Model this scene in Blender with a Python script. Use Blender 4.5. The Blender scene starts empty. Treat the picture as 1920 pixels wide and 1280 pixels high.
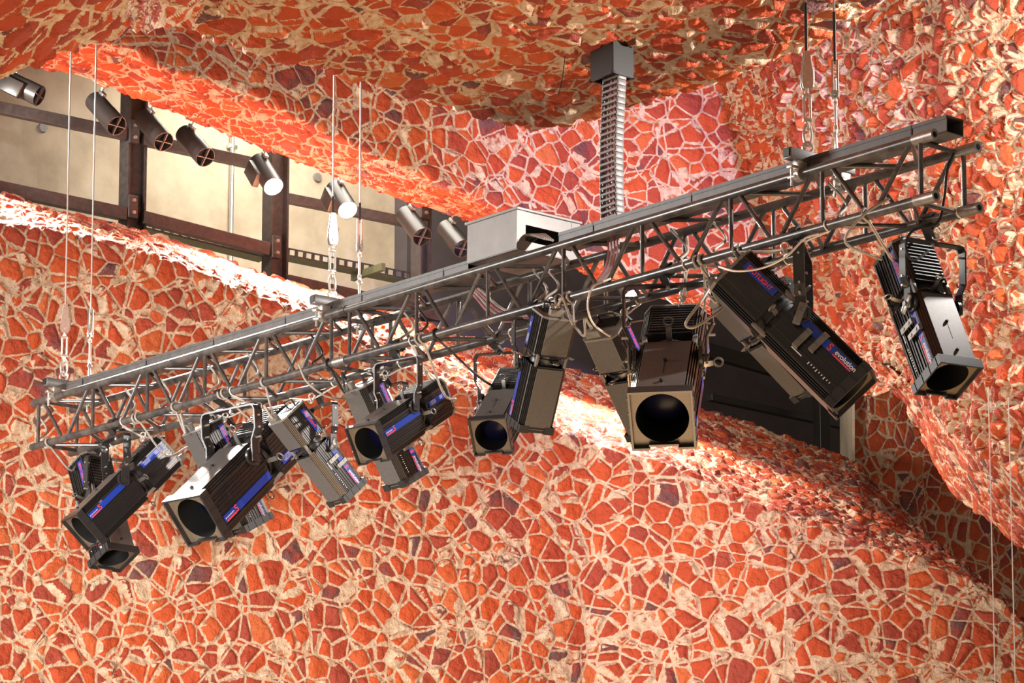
import bpy, bmesh, math, random
from mathutils import Vector, Matrix, noise
random.seed(7)
SC = bpy.context.scene
COL = SC.collection
PI = math.pi
R_ = math.radians

# ------------------------------------------------------------------ camera
CAMZ = 1.7
FPX, PITCH, PPY = 5814.7, 0.1502386, 1212.25
cam_d = bpy.data.cameras.new('camera')
cam = bpy.data.objects.new('camera', cam_d)
COL.objects.link(cam)
cam.location = (0, 0, CAMZ)
cam.rotation_euler = (PI/2 + PITCH, 0, 0)
cam_d.sensor_width = 36.0
cam_d.lens = FPX/1920*36.0
cam_d.shift_y = (PPY-640)/1920
cam_d.clip_end = 200
SC.camera = cam
_F = Vector((0, math.cos(PITCH), math.sin(PITCH)))
_U = Vector((0, -math.sin(PITCH), math.cos(PITCH)))
_R = Vector((1, 0, 0))
CAM = Vector((0, 0, CAMZ))

def ray(px, py):
    return _F + (px-960)/FPX*_R + (PPY-py)/FPX*_U
def at(px, py, Y):                       # world point at world depth Y
    r = ray(px, py); return CAM + r*(Y/r.y)
def at_z(px, py, z):                     # world point at height z above the camera
    r = ray(px, py); return CAM + r*(z/r.z)
def proj(P):
    d = Vector(P)-CAM; q = d.dot(_F)
    return 960+FPX*d.dot(_R)/q, PPY-FPX*d.dot(_U)/q

# ------------------------------------------------------------------ world, big lights, exposure
SC.view_settings.view_transform = 'Standard'
SC.view_settings.look = 'None'
SC.view_settings.gamma = 1
SC.view_settings.use_curve_mapping = False
SC.view_settings.exposure = 0.12
w = bpy.data.worlds.new('world'); SC.world = w; w.use_nodes = True
bg = w.node_tree.nodes['Background']
bg.inputs[0].default_value = (1.0, 0.80, 0.64, 1)
bg.inputs[1].default_value = 0.22

def area(name, loc, target, size, power, color, shape='SQUARE'):
    d = bpy.data.lights.new(name, 'AREA'); d.energy = power; d.size = size; d.color = color
    o = bpy.data.objects.new(name, d); COL.objects.link(o); o.location = loc
    o.rotation_euler = (Vector(target)-Vector(loc)).to_track_quat('-Z', 'Y').to_euler()
    return o
def spot(name, loc, target, angle, power, color, radius=.05, blend=.5):
    d = bpy.data.lights.new(name, 'SPOT'); d.energy = power; d.spot_size = R_(angle)
    d.spot_blend = blend; d.shadow_soft_size = radius; d.color = color
    o = bpy.data.objects.new(name, d); COL.objects.link(o); o.location = loc
    o.rotation_euler = (Vector(target)-Vector(loc)).to_track_quat('-Z', 'Y').to_euler()
    return o
WARM = (1.0, .86, .70)
spot('house_light', (-5.5, 4.0, 1.4), (-1.25, 18, 4.2), 33, 9600, (1, .95, .88), .9, 1.0)
area('side_light', (-8.5, 13.6, 6.2), (-.6, 13.8, 4.8), 2.2, 560, (1, .96, .92))
spot('wall_wash', (2.6, 9.6, 4.6), (2.2, 15.4, 6.85), 42, 450, (1, .93, .86), .05, .7)
spot('wall_rake', (2.68, 12.25, 6.13), (1.7, 13.6, 5.2), 160, 420, (1, .95, .90), .05, .5)
spot('lilac_wash', (2.2, 10.5, 5.8), (.75, 19.0, 7.45), 20, 2300, (.56, .42, 1.0), .1, .9)
spot('lilac_ledge', (.3, 14.4, 7.9), (.9, 19.2, 5.4), 36, 220, (.62, .50, 1.0), .1, .9)
area('floor_bounce_fill', (0.6, 10.6, .3), (0.6, 11.2, 7), 3.0, 250, (1, .66, .36))  # added area light standing in for warm bounce off the floor
area('gallery_wall_fill', (-1.2, 19.9, 9.0), (-.9, 21.4, 6.7), 1.6, 120, (1, .93, .80))  # unseen fill added above the opening to brighten the gallery wall
spot('gallery_end_beam', (-3.3, 18.4, 7.9), (-1.4, 15.0, 5.0), 60, 3600, (1, .95, .86), .35, .6)
spot('gallery_side_beam', (-3.6, 17.9, 7.9), (-.6, 20.3, 7.3), 60, 110, (1, .95, .86), .06, .6)

# ------------------------------------------------------------------ materials
def new_mat(name):
    m = bpy.data.materials.new(name); m.use_nodes = True
    nt = m.node_tree
    return m, nt, nt.nodes['Principled BSDF'], nt.nodes['Material Output']
def plain(name, col, rough=.4, metal=0, spec=.5, var=0, vscale=20, bump=0, col2=None):
    m, nt, b, o = new_mat(name)
    b.inputs['Base Color'].default_value = (*col, 1)
    b.inputs['Roughness'].default_value = rough
    b.inputs['Metallic'].default_value = metal
    b.inputs['Specular IOR Level'].default_value = spec
    N = nt.nodes.new; L = nt.links.new
    if var or col2:
        tc = N('ShaderNodeTexCoord'); n = N('ShaderNodeTexNoise'); n.inputs['Scale'].default_value = vscale
        n.inputs['Detail'].default_value = 6; n.inputs['Roughness'].default_value = .65
        L(tc.outputs['Object'], n.inputs['Vector'])
        cr = N('ShaderNodeValToRGB')
        cr.color_ramp.elements[0].position = .38; cr.color_ramp.elements[1].position = .72
        c2 = col2 or tuple(c*(1+var) for c in col)
        cr.color_ramp.elements[0].color = (*col, 1); cr.color_ramp.elements[1].color = (*c2, 1)
        L(n.outputs['Fac'], cr.inputs['Fac']); L(cr.outputs['Color'], b.inputs['Base Color'])
        if bump:
            bp = N('ShaderNodeBump'); bp.inputs['Strength'].default_value = bump; bp.inputs['Distance'].default_value = .01
            L(n.outputs['Fac'], bp.inputs['Height']); L(bp.outputs['Normal'], b.inputs['Normal'])
    return m
def emit(name, col, strength):
    m, nt, b, o = new_mat(name)
    b.inputs['Base Color'].default_value = (.8, .8, .8, 1)
    b.inputs['Emission Color'].default_value = (*col, 1)
    b.inputs['Emission Strength'].default_value = strength
    return m

def stone_mat(name, scale=6.2, amp=.03, mortar=.05, rough_amp=.006, seed=0.0, tilt=1.0, stretch=(1, 1, 1)):
    """red rubble set in pale mortar: slices through 3D cells"""
    m, nt, b, out = new_mat(name)
    N = nt.nodes.new; L = nt.links.new
    def math_(op, a, bb=None, c=None, clamp=False):
        n = N('ShaderNodeMath'); n.operation = op; n.use_clamp = clamp
        for i, v in enumerate((a, bb, c)):
            if v is None: continue
            if isinstance(v, (int, float)): n.inputs[i].default_value = v
            else: L(v, n.inputs[i])
        return n.outputs[0]
    tc = N('ShaderNodeTexCoord')
    mp = N('ShaderNodeMapping'); mp.inputs['Location'].default_value = (seed, seed*1.7, -seed)
    mp.inputs['Scale'].default_value = stretch
    L(tc.outputs['Object'], mp.inputs['Vector'])
    wn = N('ShaderNodeTexNoise'); wn.inputs['Scale'].default_value = 2.3; wn.inputs['Detail'].default_value = 2
    L(mp.outputs[0], wn.inputs['Vector'])
    wv = N('ShaderNodeVectorMath'); wv.operation = 'MULTIPLY_ADD'
    wv.inputs[1].default_value = (.07, .07, .07)
    L(wn.outputs['Color'], wv.inputs[0]); L(mp.outputs[0], wv.inputs[2])
    fn = N('ShaderNodeTexNoise'); fn.inputs['Scale'].default_value = 26; fn.inputs['Detail'].default_value = 5
    fn.inputs['Roughness'].default_value = .62
    L(mp.outputs[0], fn.inputs['Vector'])
    wv2 = N('ShaderNodeVectorMath'); wv2.operation = 'MULTIPLY_ADD'
    wv2.inputs[1].default_value = (.014, .014, .014)
    L(fn.outputs['Color'], wv2.inputs[0]); L(wv.outputs[0], wv2.inputs[2])
    P = wv2.outputs[0]
    def cells(vec, sc):
        a = N('ShaderNodeTexVoronoi'); a.feature = 'DISTANCE_TO_EDGE'; a.inputs['Scale'].default_value = sc
        c = N('ShaderNodeTexVoronoi'); c.feature = 'F1'; c.inputs['Scale'].default_value = sc
        L(vec, a.inputs['Vector']); L(vec, c.inputs['Vector']); return a, c
    ve, vc = cells(P, scale)
    sh = N('ShaderNodeVectorMath'); sh.operation = 'ADD'; sh.inputs[1].default_value = (17.3, -5.1, 8.7); L(P, sh.inputs[0])
    ve2, vc2 = cells(sh.outputs[0], scale*.45)
    sepa = N('ShaderNodeSeparateColor'); L(vc.outputs['Color'], sepa.inputs[0])
    sepb = N('ShaderNodeSeparateColor'); L(vc2.outputs['Color'], sepb.inputs[0])
    class Sep: pass
    sep = Sep()
    sep.outputs = [math_('FRACT', math_('MULTIPLY_ADD', sepb.outputs[k], 3.7, sepa.outputs[k])) for k in range(3)]
    # mortar joint width varies per stone and along the joint
    th = math_('MULTIPLY_ADD', wn.outputs['Fac'], mortar*1.3, mortar*.25)
    e = math_('SUBTRACT', math_('MINIMUM', ve.outputs['Distance'], math_('MULTIPLY', ve2.outputs['Distance'], 2.22)), th)
    mask = math_('MULTIPLY_ADD', e, 45.0, .5, clamp=True)
    # stone colours
    cr = N('ShaderNodeValToRGB'); ramp = cr.color_ramp; ramp.interpolation = 'LINEAR'
    stops = [(0, (.17, .075, .070)), (.03, (.23, .065, .055)), (.07, (.36, .064, .040)), (.45, (.47, .070, .026)),
             (.78, (.58, .095, .027)), (1, (.62, .15, .05))]
    ramp.elements[0].position = 0; ramp.elements[0].color = (*stops[0][1], 1)
    ramp.elements[1].position = 1; ramp.elements[1].color = (*stops[-1][1], 1)
    for p, c in stops[1:-1]:
        el = ramp.elements.new(p); el.color = (*c, 1)
    n3 = N('ShaderNodeTexNoise'); n3.inputs['Scale'].default_value = 11; n3.inputs['Detail'].default_value = 4
    L(mp.outputs[0], n3.inputs['Vector'])
    ci = math_('MULTIPLY_ADD', n3.outputs['Fac'], .34, math_('SUBTRACT', sep.outputs[0], .17))
    L(ci, cr.inputs['Fac'])
    # mortar
    cm = N('ShaderNodeValToRGB')
    cm.color_ramp.elements[0].position = .3; cm.color_ramp.elements[0].color = (.50, .30, .17, 1)
    cm.color_ramp.elements[1].position = .68; cm.color_ramp.elements[1].color = (.80, .62, .45, 1)
    L(fn.outputs['Fac'], cm.inputs['Fac'])
    mx = N('ShaderNodeMix'); mx.data_type = 'RGBA'
    L(mask, mx.inputs[0]); L(cm.outputs[0], mx.inputs[6]); L(cr.outputs[0], mx.inputs[7])
    L(mx.outputs[2], b.inputs['Base Color'])
    b.inputs['Roughness'].default_value = .72
    b.inputs['Specular IOR Level'].default_value = .3
    # relief: stone stands proud, broken face leans one way
    dv = N('ShaderNodeVectorMath'); dv.operation = 'SUBTRACT'
    L(P, dv.inputs[0]); L(vc.outputs['Position'], dv.inputs[1])
    rc = N('ShaderNodeVectorMath'); rc.operation = 'SUBTRACT'; rc.inputs[1].default_value = (.5, .5, .5)
    L(vc.outputs['Color'], rc.inputs[0])
    dt = N('ShaderNodeVectorMath'); dt.operation = 'DOT_PRODUCT'
    L(dv.outputs[0], dt.inputs[0]); L(rc.outputs[0], dt.inputs[1])
    tl = math_('MULTIPLY', dt.outputs['Value'], tilt)
    prof = math_('MULTIPLY_ADD', e, 9.0, .1, clamp=True)
    h = math_('MULTIPLY', prof, math_('ADD', math_('MULTIPLY_ADD', sep.outputs[1], .6, .5), math_('DIVIDE', tl, max(amp, .001))))
    h2 = math_('MULTIPLY', h, amp)
    h3 = math_('MULTIPLY_ADD', math_('SUBTRACT', fn.outputs['Fac'], .5), rough_amp*2.2, h2)
    ds = N('ShaderNodeDisplacement'); ds.inputs['Midlevel'].default_value = 0; ds.inputs['Scale'].default_value = 1
    L(h3, ds.inputs['Height']); L(ds.outputs[0], out.inputs['Displacement'])
    bp = N('ShaderNodeBump'); bp.inputs['Strength'].default_value = .9; bp.inputs['Distance'].default_value = .03
    L(fn.outputs['Fac'], bp.inputs['Height']); L(bp.outputs['Normal'], b.inputs['Normal'])
    m.displacement_method = 'DISPLACEMENT'
    return m

M = {}
M['stone'] = stone_mat('red_rubble', 8.0, .026, .058, .013, 0, .35)
M['stone_up'] = stone_mat('red_rubble_upper', 8.8, .020, .054, .010, 3.1, .35)
M['stone_ceil'] = stone_mat('red_rubble_ceiling', 8.0, .022, .060, .012, 5.7, .3)
M['stone_right'] = stone_mat('red_rubble_rough', 8.6, .050, .056, .022, 9.2, .8)
M['stone_dark'] = stone_mat('red_rubble_corner', 7.2, .018, .054, .006, 12.4, .3)
M['concrete'] = plain('board_marked_concrete', (.40, .33, .24), .8, 0, .3, 0, 3.0, .15, (.56, .48, .36))
M['concrete_dark'] = plain('shaded_wall', (.06, .05, .052), .7, 0, .3, .5, 2.0)  # shade of the unlit gallery end put into a dark colour
M['steel'] = plain('primed_steel', (.045, .040, .039), .36, 0, .6, 0, 30, .05, (.085, .075, .072))
M['galv'] = plain('galvanised_steel', (.62, .60, .57), .32, .9, .5, .25, 60)
M['zinc'] = plain('zinc_fittings', (.72, .68, .62), .30, .85, .5, .2, 80)
M['wire'] = plain('steel_wire', (.42, .36, .33), .45, .6, .5, .4, 200)
M['chord'] = plain('black_truss_paint', (.038, .034, .032), .30, .0, .7, 0, 14, .05, (.14, .115, .10))
M['brace'] = plain('black_brace_paint', (.036, .032, .030), .28, .0, .7, 0, 22, .05, (.11, .09, .08))
M['coupler'] = plain('worn_aluminium', (.32, .29, .27), .4, .8, .5, .5, 40)
M['hole'] = plain('dark_bore', (.004, .004, .004), .6)
M['trunk'] = plain('grey_black_trunking', (.075, .068, .065), .36, 0, .6, 0, 18, .03, (.13, .115, .105))
M['chain'] = plain('grey_chain_plastic', (.20, .185, .18), .4, 0, .5, .3, 30)
M['black'] = plain('black_anodised', (.060, .055, .053), .30, .8, .5, .4, 30)
M['plate'] = plain('dark_brown_sheet', (.12, .108, .10), .36, .3, .6, .3, 25)
M['front'] = plain('dark_bronze_sheet', (.125, .092, .064), .42, 0, .5, .3, 25)
M['rear'] = plain('grey_glare_end', (.16, .145, .13), .45, 0, .5, .4, 25)  # lighter grey holds the gallery glare on the end plates
M['bar'] = plain('black_flat_bar', (.020, .018, .018), .33, 0, .6, .8, 40)
M['grip'] = plain('grey_steel_tab', (.20, .185, .17), .36, .6, .5, .3, 40)
M['blue'] = plain('blue_label', (.012, .045, .36), .35, 0, .5)
M['red'] = plain('red_print', (.85, .07, .06), .4, 0, .4)
M['pale'] = plain('pale_print', (.62, .64, .80), .5, 0, .4)
M['white'] = plain('white_print', (.85, .85, .85), .5)
M['glass'] = plain('dark_lens', (.004, .004, .016), .3, 0, .1)
M['cable'] = plain('grey_cable', (.33, .29, .25), .5, 0, .4, .3, 60)
M['blackcable'] = plain('black_cable', (.02, .018, .018), .45, 0, .4)
M['cord'] = plain('white_safety_cord', (.74, .70, .64), .5, .2, .4, .2, 150)
M['pink'] = plain('pink_cable', (.42, .15, .19), .5)
M['box'] = plain('grey_sheet_box', (.20, .185, .175), .42, .2, .5, .25, 8)
M['tin'] = plain('dark_sheet', (.010, .008, .006), .4, 0, .5, .6, 10)
M['lampbody'] = plain('black_lamp_paint', (.035, .030, .028), .38, 0, .5, .3, 30)
M['lit'] = emit('lamp_glow', (1.0, .96, .88), 70)
M['lit_small'] = emit('lamp_filament', (1.0, .78, .52), 2.0)
M['greenedge'] = plain('green_edge_tray', (.20, .22, .12), .45, .3, .5, .3, 30)

# ------------------------------------------------------------------ mesh helpers
def frame_from(d):
    d = Vector(d).normalized()
    a = Vector((0, 0, 1)) if abs(d.z) < .95 else Vector((1, 0, 0))
    x = d.cross(a).normalized(); y = d.cross(x).normalized()
    return x, y, d
class MB:
    def __init__(s): s.v = []; s.f = []
    def add(s, vs, fs):
        k = len(s.v); s.v += [Vector(p) for p in vs]; s.f += [tuple(i+k for i in f) for f in fs]; return s
    def box(s, c, size, ax=None, bev=0):
        c = Vector(c); hx, hy, hz = [q/2 for q in size]
        X, Y, Z = ax or (Vector((1, 0, 0)), Vector((0, 1, 0)), Vector((0, 0, 1)))
        if bev <= 0:
            vs = [c+X*a*hx+Y*b_*hy+Z*d*hz for a in (-1, 1) for b_ in (-1, 1) for d in (-1, 1)]
            return s.add(vs, [(0, 1, 3, 2), (4, 6, 7, 5), (0, 4, 5, 1), (2, 3, 7, 6), (0, 2, 6, 4), (1, 5, 7, 3)])
        bm = bmesh.new(); bmesh.ops.create_cube(bm, size=1)
        for q in bm.verts: q.co = Vector((q.co.x*size[0], q.co.y*size[1], q.co.z*size[2]))
        bmesh.ops.bevel(bm, geom=bm.edges[:], offset=bev, segments=2, affect='EDGES', profile=.5)
        bm.verts.index_update()
        vs = [c+X*q.co.x+Y*q.co.y+Z*q.co.z for q in bm.verts]; fs = [[q.index for q in f.verts] for f in bm.faces]
        bm.free(); return s.add(vs, fs)
    def cyl(s, a, b, r, n=14, r2=None, cap=True):
        a = Vector(a); b = Vector(b); x, y, d = frame_from(b-a); r2 = r if r2 is None else r2
        vs = [a+(x*math.cos(2*PI*i/n)+y*math.sin(2*PI*i/n))*r for i in range(n)] + \
             [b+(x*math.cos(2*PI*i/n)+y*math.sin(2*PI*i/n))*r2 for i in range(n)]
        fs = [(i, (i+1) % n, n+(i+1) % n, n+i) for i in range(n)]
        if cap: fs += [tuple(range(n-1, -1, -1)), tuple(range(n, 2*n))]
        return s.add(vs, fs)
    def pipe(s, a, b, r, ri, n=16):
        a = Vector(a); b = Vector(b); x, y, d = frame_from(b-a); vs = []
        for p, rr in ((a, r), (b, r), (b, ri), (a, ri)):
            vs += [p+(x*math.cos(2*PI*i/n)+y*math.sin(2*PI*i/n))*rr for i in range(n)]
        fs = []
        for k in range(4):
            k2 = (k+1) % 4
            fs += [(k*n+i, k*n+(i+1) % n, k2*n+(i+1) % n, k2*n+i) for i in range(n)]
        return s.add(vs, fs)
    def tube(s, pts, r, n=7, closed=False):
        pts = [Vector(p) for p in pts]; m = len(pts); rings = []
        prev = None
        for i, p in enumerate(pts):
            if closed: t = pts[(i+1) % m]-pts[i-1]
            else: t = pts[min(i+1, m-1)]-pts[max(i-1, 0)]
            if t.length < 1e-9: t = Vector((0, 0, 1))
            t.normalize()
            if prev is None: x, y, _ = frame_from(t)
            else:
                x = prev-t*prev.dot(t)
                if x.length < 1e-6: x, _, _ = frame_from(t)
                x.normalize(); y = t.cross(x)
            y = t.cross(x); prev = x
            rings.append([p+(x*math.cos(2*PI*k/n)+y*math.sin(2*PI*k/n))*r for k in range(n)])
        vs = [q for rg in rings for q in rg]; fs = []
        for i in range(m if closed else m-1):
            j = (i+1) % m
            fs += [(i*n+k, i*n+(k+1) % n, j*n+(k+1) % n, j*n+k) for k in range(n)]
        if not closed: fs += [tuple(range(n-1, -1, -1)), tuple((m-1)*n+k for k in range(n))]
        return s.add(vs, fs)
    def ring(s, c, nrm, R, r, n=20, m=7):
        c = Vector(c); x, y, d = frame_from(nrm)
        return s.tube([c+(x*math.cos(2*PI*i/n)+y*math.sin(2*PI*i/n))*R for i in range(n)], r, m, True)
    def prism(s, prof, y0, y1, cap=True):              # profile (x, z) swept along local y
        n = len(prof)
        vs = [Vector((x, y0, z)) for x, z in prof] + [Vector((x, y1, z)) for x, z in prof]
        fs = [(i, (i+1) % n, n+(i+1) % n, n+i) for i in range(n)]
        if cap: fs += [tuple(range(n-1, -1, -1)), tuple(range(n, 2*n))]
        return s.add(vs, fs)
    def strip(s, pts, wdir, width, thick):             # flat bar along a path, width along wdir
        pts = [Vector(p) for p in pts]; wd = Vector(wdir).normalized(); vs = []; m = len(pts)
        for i, p in enumerate(pts):
            t = (pts[min(i+1, m-1)]-pts[max(i-1, 0)]).normalized()
            nr = wd.cross(t).normalized()
            for a, b_ in ((-1, -1), (1, -1), (1, 1), (-1, 1)):
                vs.append(p+wd*a*width/2+nr*b_*thick/2)
        fs = []
        for i in range(m-1):
            for k in range(4):
                fs.append((i*4+k, i*4+(k+1) % 4, (i+1)*4+(k+1) % 4, (i+1)*4+k))
        fs += [(3, 2, 1, 0), tuple((m-1)*4+k for k in range(4))]
        return s.add(vs, fs)
    def mesh(s, name, mat, smooth=35):
        me = bpy.data.meshes.new(name); me.from_pydata([tuple(p) for p in s.v], [], s.f)
        bm = bmesh.new(); bm.from_mesh(me); bmesh.ops.recalc_face_normals(bm, faces=bm.faces[:]); bm.to_mesh(me); bm.free()
        me.materials.append(mat)
        if smooth:
            me.polygons.foreach_set('use_smooth', [True]*len(me.polygons))
            me.set_sharp_from_angle(angle=R_(smooth))
        return me
    def obj(s, name, mat, parent=None, smooth=35):
        return place(name, s.mesh(name, mat, smooth), parent)
def place(name, me, parent=None):
    o = bpy.data.objects.new(name, me); COL.objects.link(o)
    if parent: o.parent = parent
    return o
def tag(o, label, cat, group=None, kind=None):
    o['label'] = label; o['category'] = cat
    if group: o['group'] = group
    if kind: o['kind'] = kind
    return o
def empty(name, loc, label, cat, group=None):
    o = bpy.data.objects.new(name, None); COL.objects.link(o); o.location = loc; o.empty_display_size = .1
    return tag(o, label, cat, group)
def smoothpath(pts, k=8):
    pts = [Vector(p) for p in pts]; out = []
    P = [pts[0]*2-pts[1]]+pts+[pts[-1]*2-pts[-2]]
    for i in range(1, len(P)-2):
        p0, p1, p2, p3 = P[i-1:i+3]
        for j in range(k):
            t = j/k
            out.append(.5*((2*p1)+(p2-p0)*t+(2*p0-5*p1+4*p2-p3)*t*t+(3*p1-p0-3*p2+p3)*t**3))
    out.append(pts[-1]); return out

# ------------------------------------------------------------------ stone shell (the setting)
def resample(curve3, n):
    xs = [c[0] for c in curve3]; out = []
    for i in range(n):
        x = xs[0]+(xs[-1]-xs[0])*i/(n-1); k = 0
        while k < len(xs)-2 and x > xs[k+1]: k += 1
        t = (x-xs[k])/max(1e-9, xs[k+1]-xs[k]); out.append(curve3[k][1].lerp(curve3[k+1][1], t))
    return out
def shell(name, curves, ncol, nrows, mat, smooth=0, wob=.03, keep=True):
    """curves: list of polylines [(parameter, point)] joined row by row"""
    C = [resample(c, ncol) for c in curves]; rows = []
    for i in range(len(C)-1):
        for j in range(nrows[i]):
            t = j/nrows[i]; rows.append([a.lerp(b, t) for a, b in zip(C[i], C[i+1])])
    rows.append(C[-1])
    for _ in range(smooth):
        new = [rows[0]]
        for i in range(1, len(rows)-1):
            new.append([(a+2*b+c)/4 for a, b, c in zip(rows[i-1], rows[i], rows[i+1])])
        new.append(rows[-1]); rows = new
    vs = []
    for r in rows:
        for p in r:
            q = p*1.1; vs.append(p+Vector((noise.noise(q), noise.noise(q+Vector((9, 0, 0))), noise.noise(q+Vector((0, 9, 0)))))*wob)
    fs = []; m = len(rows)
    for i in range(m-1):
        for j in range(ncol-1):
            fs.append((i*ncol+j, i*ncol+j+1, (i+1)*ncol+j+1, (i+1)*ncol+j))
    me = bpy.data.meshes.new(name); me.from_pydata([tuple(p) for p in vs], [], fs); me.update()
    s = 0
    for k in range(0, len(fs), max(1, len(fs)//200)):
        pl = me.polygons[k]; s += pl.normal.dot((CAM-Vector(pl.center)).normalized())
    if s < 0: me.flip_normals()
    me.materials.append(mat); me.polygons.foreach_set('use_smooth', [True]*len(me.polygons))
    o = place(name, me); o['kind'] = 'structure'; return o

def Yb(x): return 17.2+.0016*min(x, 1100)
def cv(pts, Yf): return [(x, at(x, y, Yf(x))) for x, y in pts]
def lerp_tab(tab):
    def f(x):
        if x <= tab[0][0]: return tab[0][1]
        for (a, b), (c, d) in zip(tab, tab[1:]):
            if x <= c: return b+(d-b)*(x-a)/(c-a)
        return tab[-1][1]
    return f
RIM = [(-200, 380), (0, 415), (150, 440), (300, 482), (450, 540), (550, 585), (640, 632), (760, 688), (850, 724), (900, 738),
       (1000, 785), (1048, 806), (1101, 825), (1176, 845), (1250, 870), (1334, 907), (1384, 940), (1452, 956), (1525, 979),
       (1581, 1004), (1666, 1032), (1739, 1055), (1806, 1083), (1863, 1122), (1907, 1162), (2000, 1230), (2120, 1310)]
SILL = [(-200, 330), (0, 366), (100, 397), (250, 428), (340, 455), (440, 497), (540, 525), (615, 548), (850, 622), (1085, 695),
        (1200, 730), (1311, 768), (1384, 785), (1469, 813), (1542, 836), (1581, 847), (1607, 867), (1638, 909), (1694, 965),
        (1750, 1010), (1806, 1055), (1863, 1112), (1915, 1165), (2000, 1232), (2120, 1312)]
dk = lerp_tab([(600, 1.35), (850, 1.6), (1100, 2.6), (1590, 3.0), (1612, 2.6), (1750, 1.5), (1900, .2), (2120, .05)])
shell('wall_back', [[(x, at(x, 1450, Yb(x)-.25)) for x in (-200, 500, 1100, 2120)],
                    cv(RIM, Yb), cv(SILL, lambda x: Yb(x)+dk(x)),
                    [(x, at(x, y, Yb(x)+dk(x))+Vector((0, .15, -1.2))) for x, y in SILL]], 560, [230, 110, 12], M['stone'], 8)
J = [(-200, 30), (100, 70), (240, 92), (310, 133), (400, 160), (500, 200), (567, 230), (640, 263), (752, 315), (840, 350), (915, 388),
     (1000, 432), (1100, 480), (1330, 560), (1480, 610), (1590, 650), (1660, 690)]
K3 = [(-200, 60), (0, 100), (70, 123), (133, 143), (177, 158), (233, 183), (333, 217), (433, 253), (540, 293), (633, 330), (710, 355),
      (790, 387), (877, 416), (1000, 470), (1100, 510), (1330, 590), (1480, 640), (1590, 690), (1660, 720)]
shell('wall_upper', [[(x, at(x, y, Yb(x)+.2)) for x, y in ((-200, -330), (500, -330), (1660, -330))],
                     cv(J, Yb), cv(K3, lambda x: Yb(x)+.9),
                     [(x, at(x, y, Yb(x)+.9)+Vector((0, .1, 1.2))) for x, y in K3]], 460, [150, 55, 12], M['stone_up'], 6)
E1 = [(-250, 200), (0, 150), (60, 128), (73, 123), (110, 112), (150, 106), (200, 90), (243, 77), (262, 66), (310, 56), (383, 72), (433, 88),
      (493, 107), (583, 126), (640, 145), (700, 165), (760, 187), (850, 212), (930, 236), (1000, 246), (1060, 233), (1120, 216), (1200, 193),
      (1300, 166), (1380, 138), (1450, 110), (1530, 75), (1600, 42), (1680, 2), (1760, -45), (2170, -260)]
zc = lerp_tab([(0, 3.75), (240, 4.05), (330, 4.56), (1000, 4.56), (2170, 4.56)])
shell('ceiling', [[(x, at_z(x, -420, zc(x))) for x in (-250, 0, 240, 330, 1000, 2170)],
                  [(x, at_z(x, y, zc(x))) for x, y in E1],
                  [(x, at_z(x, y, zc(x))+Vector((0, .25, 3.2))) for x, y in E1]], 640, [330, 80], M['stone_ceil'], 8, .05)
# right-hand wall, swept top to bottom: corner, reveal, rough face, underside
def cvt(pts): return [(i, at(x, y, Y)) for i, (x, y, Y) in enumerate(pts)]
GL = [(1345, -260, 19.5), (1345, 170, 19.4), (1390, 330, 19.4), (1500, 560, 19.5), (1590, 720, 19.7)]
GR = [(1440, -260, 17.2), (1450, 150, 17.2), (1500, 300, 17.2), (1590, 480, 17.1), (1690, 715, 17.0)]
GM = [(1760, -260, 15.2), (1765, 150, 15.2), (1780, 360, 15.2), (1810, 560, 15.2), (1860, 833, 15.3)]
GE = [(2200, -260, 13.4), (2200, 150, 13.4), (2200, 420, 13.4), (2200, 720, 13.4), (2200, 1070, 13.5)]
shell('wall_right', [cvt(GL), cvt(GR), cvt(GM), cvt(GE)], 420, [140, 170, 170], M['stone_right'], 8, .10)
def Ye(x, o=0): return 22.0+(x-1598)*.0034+o
shell('wall_corner', [
    [(x, at(x, y, Ye(x))) for x, y in ((1598, 560), (1700, 600), (1920, 720), (2150, 880))],
    [(x, at(x, y, Ye(x, .2))) for x, y in ((1598, 900), (1638, 955), (1694, 1012), (1750, 1058), (1806, 1105), (1863, 1163), (1915, 1214), (2150, 1375))]],
    170, [120], M['stone_dark'], 3)
# underside of the right-hand mass, with a ragged lower edge over the dark corner
shell('wall_right_underside', [
    [(x, at(x, y, Y)) for x, y, Y in ((1640, 672, 17.25), (1690, 706, 17.05), (1860, 823, 15.35), (2190, 1045, 13.6))],
    [(x, at(x, y, Y)) for x, y, Y in ((1640, 690, 17.9), (1694, 752, 18.1), (1725, 812, 18.2), (1761, 888, 18.1), (1806, 942, 17.8), (1863, 985, 17.3), (1920, 1027, 16.9), (2190, 1210, 15.8))],
    [(x, at(x, y, Y)+Vector((.25, .9, .25))) for x, y, Y in ((1640, 690, 17.9), (1694, 752, 18.1), (1725, 812, 18.2), (1761, 888, 18.1), (1806, 942, 17.8), (1863, 985, 17.3), (1920, 1027, 16.9), (2190, 1210, 15.8))]],
    170, [70, 20], M['stone_dark'], 2)
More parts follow.
